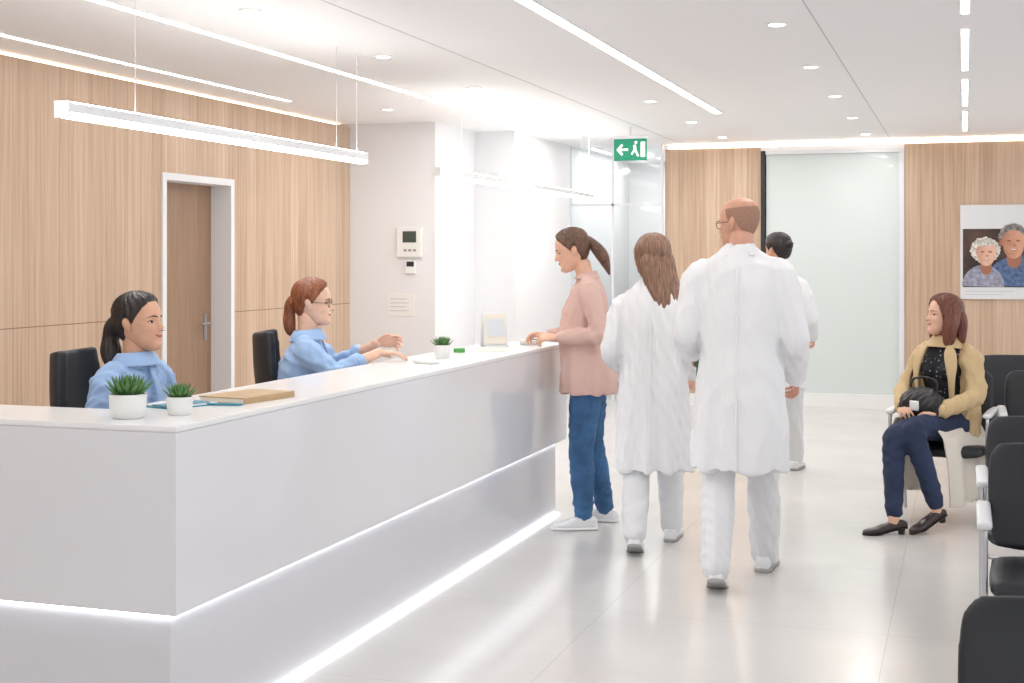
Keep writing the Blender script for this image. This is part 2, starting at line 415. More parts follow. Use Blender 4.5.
for d in (-1, 1): ell('man_ear', .455+d*.118, 1.69, .016, .032, -.0395, sk3)
ell('man_face', .455, 1.705, .112, .11, -.040, sk2); ell('man_jaw', .455, 1.65, .094, .115, -.0402, sk2)
ell('woman_neck', .2, 1.45, .055, .08, -.0385, sk3); ell('woman_hair', .19, 1.62, .138, .13, -.041, wh, jit=.08); ell('woman_face', .2, 1.60, .094, .098, -.042, sk1); ell('woman_jaw', .2, 1.56, .078, .10, -.0422, sk1)
ell('woman_fringe', .18, 1.69, .085, .035, -.0424, wh, jit=.12)
for cx, cz, s, y in ((.455, 1.68, 1.1, -.0435), (.2, 1.575, .95, -.0445)):
    for d in (-1, 1): ell('socket', cx+d*.038*s, cz+.028*s, .02*s, .009*s, y+.0003, sk3); ell('eye', cx+d*.038*s, cz+.026*s, .010*s, .0028*s, y, pe)
    ell('nose_shadow', cx+.008, cz-.014*s, .014*s, .007*s, y, sk3); ell('mouth', cx, cz-.046*s, .032*s, .015*s, y, pd, 180, 360); ell('teeth', cx, cz-.0465*s, .027*s, .009*s, y-.0005, pt, 180, 360)
for i in range(2): box('caption', .0, .45-.1*i, -.0315, -.03, 1.205-i*.03, 1.212-i*.03, tx, PO)

# ------------------------------------------------------------ reception counter
RC = empty('reception_counter')
def slab(n, poly2, z0, z1, m, bev=.004):
    bm = bmesh.new(); vs = [bm.verts.new((x, y, z0)) for x, y in poly2]; f = bm.faces.new(vs)
    r = bmesh.ops.extrude_face_region(bm, geom=[f]); bmesh.ops.translate(bm, verts=[v for v in r['geom'] if isinstance(v, bmesh.types.BMVert)], vec=(0, 0, z1-z0))
    bmesh.ops.recalc_face_normals(bm, faces=bm.faces)
    if bev: bmesh.ops.bevel(bm, geom=bm.edges[:], offset=bev, segments=2, affect='EDGES')
    me = bpy.data.meshes.new(n); bm.to_mesh(me); bm.free(); me.materials.append(m)
    o = bpy.data.objects.new(n, me); COL.objects.link(o); o.parent = RC; return o
x0, y0 = -2.29, 3.635
slab('counter_top', [(x0, y0), (x0, 7.95), (-2.76, 7.95), (-2.76, 4.0), (-4.6, 4.0), (-4.6, y0)], 1.012, 1.03, top_m, .003)
slab('front_fascia', [(x0, y0), (x0, 7.95), (-2.5, 7.95), (-2.5, 3.9), (-4.6, 3.9), (-4.6, y0)], .45, 1.0115, counter_m, .002)
slab('base', [(x0-.05, y0+.05), (x0-.05, 7.88), (-2.48, 7.88), (-2.48, 3.88), (-4.55, 3.88), (-4.55, y0+.05)], .0, .4495, base_m, 0)
slab('led_channel', [(x0-.04, y0+.04), (x0-.04, 7.9), (x0-.0499, 7.9), (x0-.0499, y0+.0499), (-4.56, y0+.0499), (-4.56, y0+.04)], .432, .449, led_base, 0)
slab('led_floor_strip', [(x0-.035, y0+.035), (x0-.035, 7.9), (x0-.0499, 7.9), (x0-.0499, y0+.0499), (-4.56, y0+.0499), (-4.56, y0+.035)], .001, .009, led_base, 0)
slab('worktop', [(-2.52, 4.0), (-2.52, 7.8), (-2.9, 7.8), (-2.9, 4.0)], .715, .74, top_m)
TZ = 1.03
leafm = mat('succulent_green', (84, 128, 70), .45, var=.35, vscale=60); soil = mat('soil', (70, 55, 42), .9)
potm = mat('white_ceramic', (236, 236, 234), .3)
def plant(x, y, r, h, n=26, seed=1):
    e = empty('potted_succulent', (x, y, TZ)); rng = random.Random(seed)
    lathe('pot', [(r*.78, 0), (r*.86, .004), (r*.98, h*.55), (r, h), (r*.93, h), (r*.9, h*.85), (.001, h*.84)], potm, e)
    lathe('soil', [(.001, h*.84), (r*.9, h*.86), (.001, h*.9)], soil, e)
    M = MB()
    for i in range(n):
        a = i*2.4; t = (i+1)/n; tilt = math.radians(8+52*t+rng.uniform(-6, 6)); L = r*(1.05+.25*rng.random())*(.85+.2*t)
        dx, dy = math.cos(a), math.sin(a); s = math.sin(tilt); c = math.cos(tilt)
        b = np.array([dx*r*.3*t, dy*r*.3*t, h*.86]); tip = b+np.array([dx*s*L, dy*s*L, c*L+.2*r])
        mid = b+(tip-b)*.45+np.array([dx, dy, 0])*.006*r/.05
        M.add(tube([b, mid, tip], [(r*.11, r*.06), (r*.16, r*.07), (.0008, .0008)], side=(-dy, dx, 0), sub=4, k=8, rnd=False))
    mk('leaves', M.V(), M.f, leafm, e)
plant(-2.57, 3.80, .060, .078, 44, 1); plant(-2.46, 3.93, .043, .060, 38, 2); plant(-2.55, 6.55, .044, .068, 34, 3)
kraft = mat('kraft_cover', (186, 156, 118), .6, var=.1); pages = mat('pages', (236, 230, 218), .7); teal = mat('teal_cover', (60, 140, 165), .5)
NB = empty('notebook', (-2.49, 4.43, TZ), 82)
box('cover_bottom', -.15, .15, -.1, .1, 0, .003, kraft, NB); box('pages', -.147, .147, -.098, .096, .003, .018, pages, NB); box('cover_top', -.15, .15, -.1, .1, .018, .022, kraft, NB); box('spine', -.15, .15, -.103, -.1, 0, .022, kraft, NB)
BK = empty('brochure', (-2.60, 4.16, TZ), 70)
box('sheet_a', -.1, .1, -.07, .07, 0, .004, teal, BK); box('sheet_b', -.09, .11, -.065, .075, .004, .008, plastic_w, BK); box('sheet_c', -.1, .09, -.05, .03, .008, .011, teal, BK)
PN = empty('pen', (-2.46, 4.2, TZ+.005)); V, F = tube([(-.06, 0, 0), (.05, .02, 0), (.07, .024, 0)], [.0045, .0045, .0015], k=10, side=(0, 0, 1)); mk('barrel', V, F, teal, PN)
ST = empty('leaflet_stand', (-2.60, 7.50, TZ), 300)
acr = mat('acrylic', (240, 241, 243), .15, coat=.3); tint = mat('leaflet_print', (214, 220, 228), .5)
def prism(n, P, m, par, hw=.07):
    V = [(x, -hw, z) for x, z in P]+[(x, hw, z) for x, z in P]; k = len(P)
    mk(n, V, [tuple(range(k)), tuple(range(k, 2*k))]+[(i, (i+1) % k, k+(i+1) % k, k+i) for i in range(k)], m, par, False)
prism('display_plate', [(.06, 0), (.066, 0), (.012, .2), (.006, .2)], acr, ST); prism('rear_leg', [(-.06, 0), (-.054, 0), (.010, .19), (.004, .19)], acr, ST)
prism('leaflet', [(.0665, .02), (.069, .02), (.020, .19), (.0175, .19)], pages, ST, .062); box('lip', .055, .085, -.07, .07, 0, .012, acr, ST)
prism('leaflet_picture', [(.0612, .06), (.0622, .06), (.0328, .16), (.0318, .16)], tint, ST, .05)
PP = empty('paper_forms', (-2.50, 7.22, TZ), 100)
box('sheet_1', -.15, .15, -.105, .105, 0, .002, plastic_w, PP); box('sheet_2', -.14, .16, -.09, .11, .002, .004, pages, PP)
TP = empty('tape_roll', (-2.62, 6.98, TZ)); lathe('roll', [(.018, 0), (.032, 0), (.032, .022), (.018, .022), (.018, 0)], mat('green_tape', (90, 170, 90), .4), TP)
CA = empty('desk_phone', (-2.5, 6.2, TZ), 60); box('base', -.03, .03, -.07, .07, 0, .016, plastic_w, CA, .006); box('pad', -.02, .02, -.04, .04, .015, .018, alu, CA, .001)
CD = empty('card_terminal', (-2.45, 7.72, TZ), 200); box('base', -.06, .06, -.035, .035, 0, .03, plastic_w, CD, .008); box('screen', -.045, .0, -.025, .025, .029, .032, dark, CD, .002)

# ------------------------------------------------------------ chairs
def office_chair(x, y, rz):
    e = empty('office_chair', (x, y, 0), rz)
    b = shell([(0, 0, .60), (-.02, 0, .8), (-.05, 0, 1.0), (-.08, 0, 1.20)], [(.22, .24), (.24, .25), (.235, .25), (.19, .23)], 125, 235, .05)
    garment(e, 'backrest', MB().add(b), black_f, .012, 6)
    garment(e, 'seat', MB().add(tube([(-.2, 0, .455), (0, 0, .46), (.2, 0, .455), (.24, 0, .44)], [(.2, .03), (.24, .035), (.23, .035), (.2, .025)], k=32, sq=.6)), black_f, .012, 4)
    for V_, n in ((tube([(-.28, 0, .75), (-.3, 0, .55), (-.2, 0, .42), (0, 0, .415)], [(.03, .012)]*4, k=12), 'back_spine'), (tube([(0, 0, .1), (0, 0, .3), (0, 0, .43)], [.028, .028, .028], k=16), 'gas_column')): mk(n, V_[0], V_[1], dark, e)
    for i in range(5):
        a = math.radians(72*i+15); c, s = math.cos(a), math.sin(a)
        V, F = tube([(0, 0, .11), (.15*c, .15*s, .095), (.29*c, .29*s, .075)], [(.025, .02), (.02, .017), (.015, .014)], side=(-s, c, 0), k=10); mk('leg_%d' % (i+1), V, F, metal, e)
        V, F = tube([(.29*c-s*.012, .29*s+c*.012, .03), (.29*c, .29*s, .03), (.29*c+s*.012, .29*s-c*.012, .03)], [.029]*3, side=(0, 0, 1), k=16, rnd=False); mk('castor_%d' % (i+1), V, F, dark, e)
office_chair(-3.19, 4.70, 8); office_chair(-3.14, 6.26, 24)

def waiting_chair(x, y, rz=270):
    e = empty('waiting_chair', (x, y, 0), rz)
    garment(e, 'seat', MB().add(tube([(-.22, 0, .425), (0, 0, .42), (.2, 0, .43), (.25, 0, .42)], [(.245, .032), (.255, .036), (.255, .036), (.24, .026)], k=32, sq=.45)), black_f, .012, 3)
    garment(e, 'backrest', MB().add(tube([(-.2, 0, .50), (-.235, 0, .65), (-.275, 0, .80), (-.29, 0, .85)], [(.24, .022), (.255, .026), (.25, .026), (.225, .018)], k=32, sq=.45)), black_f, .011, 3)
    for s in (-1, 1):
        yy = s*.272; n = 1 if s < 0 else 2
        V, F = tube([(.20, yy, .0), (.205, yy, .3), (.21, yy, .60), (.19, yy, .63)], [.011]*4, side=(0, 1, 0), sub=4, k=10); mk('front_leg_%d' % n, V, F, metal, e)
        V, F = tube([(-.27, yy, .0), (-.24, yy, .3), (-.225, yy, .60), (-.2, yy, .63)], [.011]*4, side=(0, 1, 0), sub=4, k=10); mk('rear_leg_%d' % n, V, F, metal, e)
        V, F = tube([(.2, yy, .40), (-.23, yy, .40)], [.010]*2, side=(0, 1, 0), k=10); mk('side_rail_%d' % n, V, F, metal, e)
        garment(e, 'armrest_%d' % n, MB().add(tube([(-.22, yy, .64), (0, yy, .645), (.22, yy, .64)], [(.026, .014)]*3, k=20, sq=.6)), alu, .006, 2)
        V, F = tube([(-.2, s*.2, .44), (-.232, yy, .45)], [.009]*2, side=(0, 0, 1), k=8); mk('back_bracket', V, F, metal, e)
for x, y in ((.48, 8.55), (1.06, 8.55), (.34, 9.9), (.92, 9.9), (.34, 6.0), (.92, 6.0), (.335, 5.1), (.92, 5.1), (.24, 2.66), (.82, 2.66)):
    waiting_chair(x, y)
waiting_chair(-.12, 8.5, 262)

# ------------------------------------------------------------ people
def skinm(n, rgb): return mat(n, rgb, .5, sss=.1, var=.08, vscale=25, bump=.15, bscale=300)
sk_a = skinm('skin_tan', (214, 164, 136)); sk_b = skinm('skin_fair', (232, 190, 166)); sk_c = skinm('skin_c', (226, 180, 154)); sk_e = skinm('skin_ruddy', (208, 156, 132))
lipm = mat('lips', (184, 96, 90), .35); eyew = mat('eye_white', (222, 215, 209), .2); iris = mat('iris', (44, 30, 24), .15); lash = mat('lash', (30, 22, 20), .6)
def hairm(n, rgb): return mat(n, rgb, .36, var=.5, vscale=52, bump=.8, bscale=80, stretch=(1, 3, .3))
h_dark = hairm('hair_black', (36, 28, 26)); h_red = hairm('hair_auburn', (134, 76, 48)); h_brown = hairm('hair_brown', (98, 68, 52)); h_br2 = hairm('hair_midbrown', (134, 100, 80)); h_grey = mat('hair_short', (160, 122, 104), .8, var=.15, vscale=160); h_g = hairm('hair_chestnut', (108, 56, 38))

HT = np.array([(-.006, .075, .035, .012), (.004, .088, .01, .030), (.022, .094, -.02, .046), (.045, .093, -.052, .057), (.07, .092, -.075, .064), (.095, .090, -.090, .070), (.12, .089, -.099, .0735),
               (.145, .091, -.103, .075), (.17, .085, -.101, .0725), (.195, .071, -.090, .064), (.213, .050, -.068, .049), (.225, .022, -.040, .028), (.229, .0, -.015, .008)])
HS = cr(HT, 7)
def front_x(y, z):
    f = np.interp(z, HS[:, 0], HS[:, 1]); b = np.interp(z, HS[:, 0], HS[:, 2]); w = np.interp(z, HS[:, 0], HS[:, 3])
    s = min(1, (abs(y)/w))**(1/.88)
    return (f+b)/2+(f-b)/2*math.sqrt(max(0, 1-s*s))
def g(x, s): return np.exp(-(x/s)**2)
def head_grid(k=144):
    u = np.linspace(-math.pi, math.pi, k, endpoint=False); th = u-.45*np.sin(u)
    Z = HS[:, 0][:, None]; f = HS[:, 1][:, None]; b = HS[:, 2][:, None]; w = HS[:, 3][:, None]
    X = (f+b)/2+(f-b)/2*np.cos(th)[None]; Yy = w*(np.sign(np.sin(th))*abs(np.sin(th))**.88)[None]
    return X, Yy, np.repeat(Z, k, 1), th

def head(p, pos, yaw, pitch, skin, hm, scale=.95, male=False, hair='tied', smile=1, glasses=False, tails=(), roll=0, thick=.014):
    A = Matrix.Translation(pos)@Matrix.Rotation(math.radians(yaw), 4, 'Z')@Matrix.Rotation(math.radians(pitch), 4, 'Y')@Matrix.Rotation(math.radians(roll), 4, 'X')@Matrix.Scale(scale, 4)
    A = np.array(A)
    def tr(V): V = np.array(V, float); return V@A[:3, :3].T+A[:3, 3]
    X, Y, Z, th = head_grid(); fr = np.clip((X-.02)/.03, 0, 1)
    dx = 0
    nz = np.interp(Z, [.072, .079, .086, .095, .110, .125, .135], [0, .012, .024, .021, .011, .004, 0]); nw = np.interp(Z, [.075, .09, .11, .13], [.0145, .0115, .009, .011])
    dx = dx+nz*np.exp(-(Y/nw)**2)*(1.1 if male else 1)
    dx = dx-.011*g(abs(Y)-.031, .015)*g(Z-.114, .011)+.004*g(Z-.132, .009)*g(abs(Y)-.028, .024)*(1.5 if male else 1)
    dx = dx+.005*g(abs(Y)-.04, .017)*g(Z-.085, .016)
    dx = dx-.003*g(abs(Y)-.044, .012)*g(Z-.055, .016)
    dx = dx+.006*g(Y, .018)*g(Z-.014, .012)+.004*g(Y, .024)*g(Z-.055, .012)-.003*g(Y, .02)*g(Z-.034, .006)
    Xh = X+dx*fr
    R = np.stack([Xh, Y, Z], 2); V, F = loftR(R); M = MB().add((V, F))
    for s in (-1, 1):
        M.add(tube([(-.004, s*.070, .082), (-.008, s*.079, .098), (-.012, s*.081, .118), (-.006, s*.074, .13)], [(.006, .009), (.006, .016), (.006, .017), (.004, .010)], side=(0, 1, 0), k=14))
    mk('head', tr(M.V()), M.f, skin, p)
    for s in (-1, 1):
        ex = front_x(.031, .114)-.0188; c = np.array([ex, s*.031, .1145])
        def sph(c, r, n=14, m_=8):
            R = [np.stack([c[0]+r*math.cos(a)*np.cos(t), c[1]+r*math.cos(a)*np.sin(t), np.full(n, c[2]+r*math.sin(a))], 1) for a in np.linspace(-1.5, 1.5, m_) for t in [np.linspace(0, 6.2832, n, endpoint=False)]]
            return loftR(R)
        V, F = sph(c, .0122); mk('eyeball', tr(V), F, eyew, p)
        V, F = sph(c+np.array([.0066, 0, 0]), .0064); mk('iris', tr(V), F, iris, p)
        ex += .0008
        V, F = tube([(ex+.008, s*.017, .1140), (ex+.0125, s*.026, .1195), (ex+.011, s*.036, .1195), (ex+.003, s*.047, .1142)], [.0014, .0022, .0022, .001], side=(0, 0, 1), k=8); mk('upper_lash', tr(V), F, lash, p)
        V, F = tube([(ex+.0075, s*.016, .121), (ex+.0115, s*.026, .1248), (ex+.0095, s*.037, .1248), (ex+.001, s*.048, .118)], [.003, .0052, .0052, .002], side=(0, 0, 1), k=8); mk('upper_lid', tr(V), F, skin, p)
        V, F = tube([(ex+.0085, s*.017, .1115), (ex+.0115, s*.027, .1068), (ex+.0095, s*.037, .1072), (ex+.002, s*.047, .112)], [.0015, .0030, .0030, .0015], side=(0, 0, 1), k=8); mk('lower_lid', tr(V), F, skin, p)
        bz = .136
        V, F = tube([(front_x(.014, bz)+.003, s*.014, bz-.002), (front_x(.03, bz)+.003, s*.03, bz+.002), (front_x(.05, bz)+.001, s*.05, bz-.003)], [(.003, .0025), (.0032, .0025), (.001, .001)], side=(0, 0, 1), k=8); mk('eyebrow', tr(V), F, hm if not male else h_brown, p)
        V, F = tube([(front_x(0, .082)+.019, s*.0055, .0775), (front_x(0, .082)+.016, s*.0075, .0772)], [.0018, .0016], k=8); mk('nostril', tr(V), F, lash, p)
    sm = .004*smile
    for nm, dz, r in (('upper_lip', .0030, .0030), ('lower_lip', -.0032, .0040)):
        P = []
        for y in (-.024, -.014, 0, .014, .024):
            P.append((front_x(y, .056)+.0030*(1-(y/.026)**2)+.0003, y, .0555+dz*(1-(abs(y)/.026)**2)+sm*(y/.024)**2))
        V, F = tube(P, [.0012, r*.85, r, r*.85, .0012], side=(0, 0, 1), k=10); mk(nm, tr(V), F, lipm, p)
    ad = np.degrees(abs(th))[None]
    if hair == 'tied': t_ = np.interp(ad, [0, 25, 50, 68, 82, 96, 112, 140, 180], [.196, .193, .172, .14, .105, .135, .085, .04, .025])
    elif hair == 'long': t_ = np.interp(ad, [0, 25, 45, 62, 80, 96, 112, 140, 180], [.198, .19, .165, .10, .04, .02, .0, -.01, -.02])
    elif hair == 'short': t_ = np.interp(ad, [0, 25, 50, 68, 82, 96, 112, 140, 180], [.19, .185, .17, .14, .10, .135, .09, .05, .04])
    else: t_ = np.interp(ad, [0, 40, 60, 72, 82, 96, 112, 140, 180], [.30, .30, .20, .15, .10, .14, .085, .05, .04])
    q = np.clip((Z-t_)/.016, -1, 1)
    if hair == 'bald': q = np.minimum(q, np.clip((.192-Z)/.03, -1, 1))
    q = q*q*np.sign(q)*(3-2*abs(q))
    strands = .0016*np.sin(26*th[None]+6*np.sin(Z*30)+4*np.sin(3*th[None]))+.0008*np.sin(61*th[None]+9*np.sin(Z*22))
    off = np.where(q > 0, q*(thick+strands*(thick > .006)), q*.006)-.0008
    c = np.array([-.006, 0, .115]); P = np.stack([X, Y, Z], 2)-c; P = P/np.linalg.norm(P, axis=2)[..., None]
    R = np.stack([X, Y, Z], 2)+P*off[..., None]
    V, F = loftR(R)
    M = MB().add((V, F))
    for t in tails:
        M.add(tube(t[0], t[1], side=t[2] if len(t) > 2 else (0, 1, 0), k=72, sub=6, ridge=(.035, 17)))
    mk('hair', tr(M.V()), M.f, hm, p)
    if glasses:
        gx = front_x(.031, .112)+.012
        for s in (-1, 1):
            ring = [(gx-.004*(abs(math.cos(a))), s*.032+.023*math.cos(a), .112+.018*math.sin(a)) for a in np.linspace(0, 2*math.pi, 17)]
            V, F = tube(ring, [.0016]*17, side=(1, 0, 0), k=8, sub=2); mk('glasses_rim', tr(V), F, dark, p)
            V, F = tube([(gx-.006, s*.055, .116), (gx-.03, s*.071, .117), (.0, s*.079, .116)], [.0016]*3, side=(0, 0, 1), k=8); mk('glasses_temple', tr(V), F, dark, p)
        V, F = tube([(gx, -.009, .115), (gx+.004, 0, .118), (gx, .009, .115)], [.0014]*3, side=(0, 0, 1), k=8); mk('glasses_bridge', tr(V), F, dark, p)
    return tr

def unit(v): v = np.array(v, float); return v/np.linalg.norm(v)
def hand(M, wrist, fdir, back, side, curl=.35, sc=.95, thumb=.5):
    X = unit(fdir); B = np.array(back, float); B = unit(B-X*np.dot(B, X)); T = np.cross(B, X)*side
    W = np.array(wrist, float)
    def P(x, y, z): return W+sc*(X*x+T*y+B*z)
    M.add(tube([P(-.02, 0, 0), P(.01, 0, 0), P(.04, .002, 0), P(.075, .0, .002), P(.092, -.002, .0)], [(.023*sc, .018*sc), (.026*sc, .017*sc), (.037*sc, .015*sc), (.041*sc, .013*sc), (.036*sc, .010*sc)], side=T, k=24))
    L = [(.031, .070, .088), (.011, .078, .092), (-.010, .073, .089), (-.029, .057, .082)]
    for i, (y, l, x) in enumerate(L):
        a = 0; cu = curl*(1+.18*i); pts = [P(x-.012, y, 0), P(x, y, .001)]; cx, cz = x, .001
        for j, seg in enumerate((.44, .31, .25)):
            a += cu*(.75, 1.0, .7)[j]
            cx += l*seg*math.cos(a); cz -= l*seg*math.sin(a); pts.append(P(cx, y*(1+.12*(j+1)*(1-curl*.5)), cz))
        M.add(tube(pts, [.0088*sc, .0088*sc, .0082*sc, .0074*sc, .006*sc], side=T, k=12, sub=4))
    o = thumb
    M.add(tube([P(.012, .018, -.003), P(.035, .035+.008*o, -.010), P(.058, .043+.018*o, -.017), P(.082, .042+.022*o, -.024)], [.013*sc, .0115*sc, .0095*sc, .007*sc], side=T, k=12, sub=4))

def arm_skin(p, name, el, wr, fdir, back, side, skin, curl=.35, sc=.93, r=(.036, .036, .025), thumb=.5):
    M = MB(); el = np.array(el, float); wr = np.array(wr, float)
    M.add(tube([el+(wr-el)*.15, el+(wr-el)*.4, el+(wr-el)*.8, wr], [r[0], r[1], r[2], r[2]*.9], k=20))
    hand(M, wr, fdir, back, side, curl, sc, thumb)
    garment(p, name, M, skin, .0035, 2)

def torso(M, spine, rings, side=(0, 1, 0), s=1.0):
    C = cr(spine, 8); d = np.r_[0, np.cumsum(np.linalg.norm(np.diff(C, axis=0), axis=1))]; d /= d[-1]
    pts = [[np.interp(t, d, C[:, i]) for i in range(3)] for t, _, _ in rings]
    M.add(tube(pts, [(a*s, b*s) for _, a, b in rings], side=side, sub=4, k=44, rnd=False, sq=.92))
RF = [(0, .13, .10), (.12, .172, .118), (.3, .15, .108), (.45, .130, .098), (.62, .146, .118), (.76, .160, .115), (.88, .162, .088), (.95, .12, .07), (1, .062, .055)]
def sleeve(M, sh, el, wr, r=(.062, .05, .038), full=1.0):
    sh, el, wr = [np.array(v, float) for v in (sh, el, wr)]; e = el+(wr-el)*full; sg = np.sign(sh[1])
    M.add(tube([sh+np.array([0, -.07*sg, .022]), sh+np.array([0, -.025*sg, .008]), sh+(el-sh)*.15, sh+(el-sh)*.5, el+(sh-el)*.08, el+(e-el)*.12, (el+e)/2, e], [r[0]*.72, r[0]*.92, r[0], (r[0]+r[1])/2*1.02, r[1]*1.02, r[1], (r[1]+r[2])/2, r[2]], side=(.3, 1, .3), k=26, sub=5, rnd=True))
def leg(M, hip, kn, an, r=(.095, .068, .05)):
    hip, kn, an = [np.array(v, float) for v in (hip, kn, an)]
    M.add(tube([hip, hip+(kn-hip)*.4, kn+(hip-kn)*.08, kn+(an-kn)*.12, kn+(an-kn)*.45, an], [r[0], r[0]*.92, r[1], r[1]*.98, (r[1]+r[2])/2*1.06, r[2]], k=28, sub=5))
def neck(p, a, b, r, skin):
    a = np.array(a, float); b = np.array(b, float)
    V, F = tube([a-(b-a)*.3, a, (a+b)/2, b], [(r*1.35, r*1.2), (r*1.12, r*1.08), (r, r), (r, r*1.05)], k=28); mk('neck', V, F, skin, p)
def shoe(p, pos, yaw, pitch, m, solem, sc=1.0, low=False):
    A = np.array(Matrix.Translation(pos)@Matrix.Rotation(math.radians(yaw), 4, 'Z')@Matrix.Rotation(math.radians(pitch), 4, 'Y'))
    prof = [(-.078, .018, .045), (-.066, .032, .065), (-.03, .037, .082), (.0, .038, .088), (.04, .040, .078), (.08, .045, .060), (.12, .048, .048), (.16, .042, .040), (.185, .028, .032), (.196, .012, .024)]
    if low: prof = [(x, w*.86, (h*.62 if x < .05 else h*.78)) for x, w, h in prof]
    lift = (lambda x: .034*np.clip(1-(x+.05)/.16, 0, 1)) if low else (lambda x: 0*x)
    def rings(e, hs):
        P = cr(prof, 4); th = np.linspace(0, 2*math.pi, 28, endpoint=False); R = []
        for x, w, h in P:
            hh = hs if hs else h; c, s = np.cos(th), np.sin(th)
            R.append(np.stack([np.full(28, x+(np.sign(x)*e)), (w+e)*np.sign(c)*abs(c)**.7, hh/2+hh/2*np.sign(s)*abs(s)**.6+(0 if hs else .006)+lift(x)], 1)*sc)
        return loftR(R)
    for nm, (V, F), mm in (('upper', rings(0, 0), m), ('sole', rings(.002 if low else .004, .010 if low else .02), solem)):
        mk('shoe_'+nm, V@A[:3, :3].T+A[:3, 3], F, mm, p)
    if low:
        V, F = tube([(-.045*sc, 0, .0), (-.045*sc, 0, .042*sc)], [(.018, .016), (.028, .024)], k=16, rnd=False); mk('shoe_heel', V@A[:3, :3].T+A[:3, 3], F, solem, p)

scrub = mat('scrub_blue', (156, 186, 226), .75, bump=.15, bscale=500, sheen=.2)
scrub_tr = mat('scrub_trousers', (70, 84, 120), .8)
coatw = mat('coat_white', (234, 234, 236), .8, bump=.12, bscale=400)
trw = mat('trouser_white', (226, 226, 228), .8, bump=.1, bscale=400)
shoew = mat('shoe_white', (234, 234, 234), .45); solew = mat('sole_white', (240, 240, 240), .6); soled = mat('sole_grey', (165, 163, 161), .6)
pinkm = mat('blouse_pink', (214, 180, 170), .8, bump=.12, bscale=400); jeans = mat('jeans_blue', (58, 98, 140), .85, bump=.3, bscale=600, var=.36, vscale=6)
jeans_d = mat('jeans_dark', (38, 50, 78), .85, bump=.3, bscale=600, var=.2, vscale=9)
trench = mat('trench_beige', (204, 178, 136), .75, bump=.15, bscale=300); lining = mat('coat_lining', (222, 214, 202), .8)
shoeb = mat('shoe_dark', (50, 38, 36), .3); dksole = mat('sole_dark', (34, 28, 27), .6)

def seated_legs(p, m, knees, ankles, hipz=.57, r=(.095, .07, .052)):
    M = MB(); M.add(tube([(-.04, 0, hipz-.0), (.0, 0, hipz+.02), (.06, 0, hipz)], [(.14, .09), (.165, .10), (.15, .085)], k=30))
    for s, k_, a in zip((-1, 1), knees, ankles): leg(M, (.02, s*.09, hipz), k_, a, r)
    garment(p, 'trousers', M, m, .012, 5, folds(.004, 16, 4))

def receptionist(loc, rz, headargs, wrR, elR, wrL, elL, fR, fL, skin, spine, sh, curl=(.35, .35), backv=((0, 0, 1), (0, 0, 1)), seed=0):
    p = empty('receptionist', loc, rz)
    M = MB(); torso(M, spine, RF)
    for s in (-1, 1): M.add(tube([(sh[0][0]-.01+.0, s*.06, sh[0][2]-.13), (sh[0][0]+.06, s*.062, sh[0][2]-.16)], [.065, .058], k=20))
    for s, e, w in ((0, elR, wrR), (1, elL, wrL)): sleeve(M, sh[s], e, w, (.062, .052, .042), .55)
    garment(p, 'scrub_top', M, scrub, .008, 3, folds(.007, 24, seed))
    for e, w, nm in ((elR, wrR, 'cuff_r'), (elL, wrL, 'cuff_l')):
        e = np.array(e); w = np.array(w); c = e+(w-e)*.55
        V, F = tube([c-(w-e)*.08, c, c+(w-e)*.03], [.045, .046, .046], k=24, rnd=False); mk(nm, V, F, scrub, p)
    arm_skin(p, 'arm_r', elR, wrR, fR, backv[0], 1, skin, curl[0]); arm_skin(p, 'arm_l', elL, wrL, fL, backv[1], -1, skin, curl[1])
    nb = np.array(spine[-1]); hp = np.array(headargs['pos'])
    neck(p, nb+np.array([0, 0, -.005]), hp+np.array([-.018, 0, .045]), .05, skin)
    V, F = shell([nb+(-.002, 0, -.03), nb+(-.004, 0, .005), nb+(-.006, 0, .03)], [(.088, .082), (.07, .068), (.063, .062)], 28, 332, .006); mk('collar', V, F, scrub, p)
    V, F = shell([nb+(-.004, 0, .034), nb+(-.002, 0, .01), nb+(.0, 0, -.02)], [(.068, .067), (.088, .085), (.1, .098)], 22, 338, .005); mk('collar_fold', V, F, scrub, p)
    V, F = tube([nb+(.075, 0, -.03), nb+(.105, 0, -.10), nb+(.118, 0, -.2), nb+(.10, 0, -.3)], [(.014, .006)]*4, k=12); mk('placket', V, F, scrub, p)
    head(p, **headargs)
    return p

A_ = receptionist((-3.09, 4.6, 0), -4, dict(pos=(.035, 0, 1.188), yaw=6, pitch=-2, skin=sk_a, hm=h_dark, smile=1.6,
     tails=[([(-.07, 0, .12), (-.115, 0, .095), (-.135, .0, .05), (-.130, -.01, .0), (-.12, -.015, -.05), (-.11, -.02, -.10)], [(.05, .045), (.045, .04), (.034, .034), (.042, .042), (.036, .032), (.012, .012)])]),
     (.22, -.13, .79), (-.0, -.24, .83), (.22, .13, .79), (-.0, .24, .83), (1, .3, -.1), (1, -.3, -.1), sk_a,
     [(0, 0, .52), (-.02, 0, .72), (-.01, 0, .95), (.015, 0, 1.145)], [(.005, -.155, 1.085), (.005, .155, 1.085)], seed=2)
seated_legs(A_, scrub_tr, ((.40, -.1, .57), (.40, .1, .57)), ((.36, -.1, .1), (.36, .1, .1)))
for s in (-1, 1): shoe(A_, (.36, s*.1, 0), 0, 0, shoew, solew, .9)
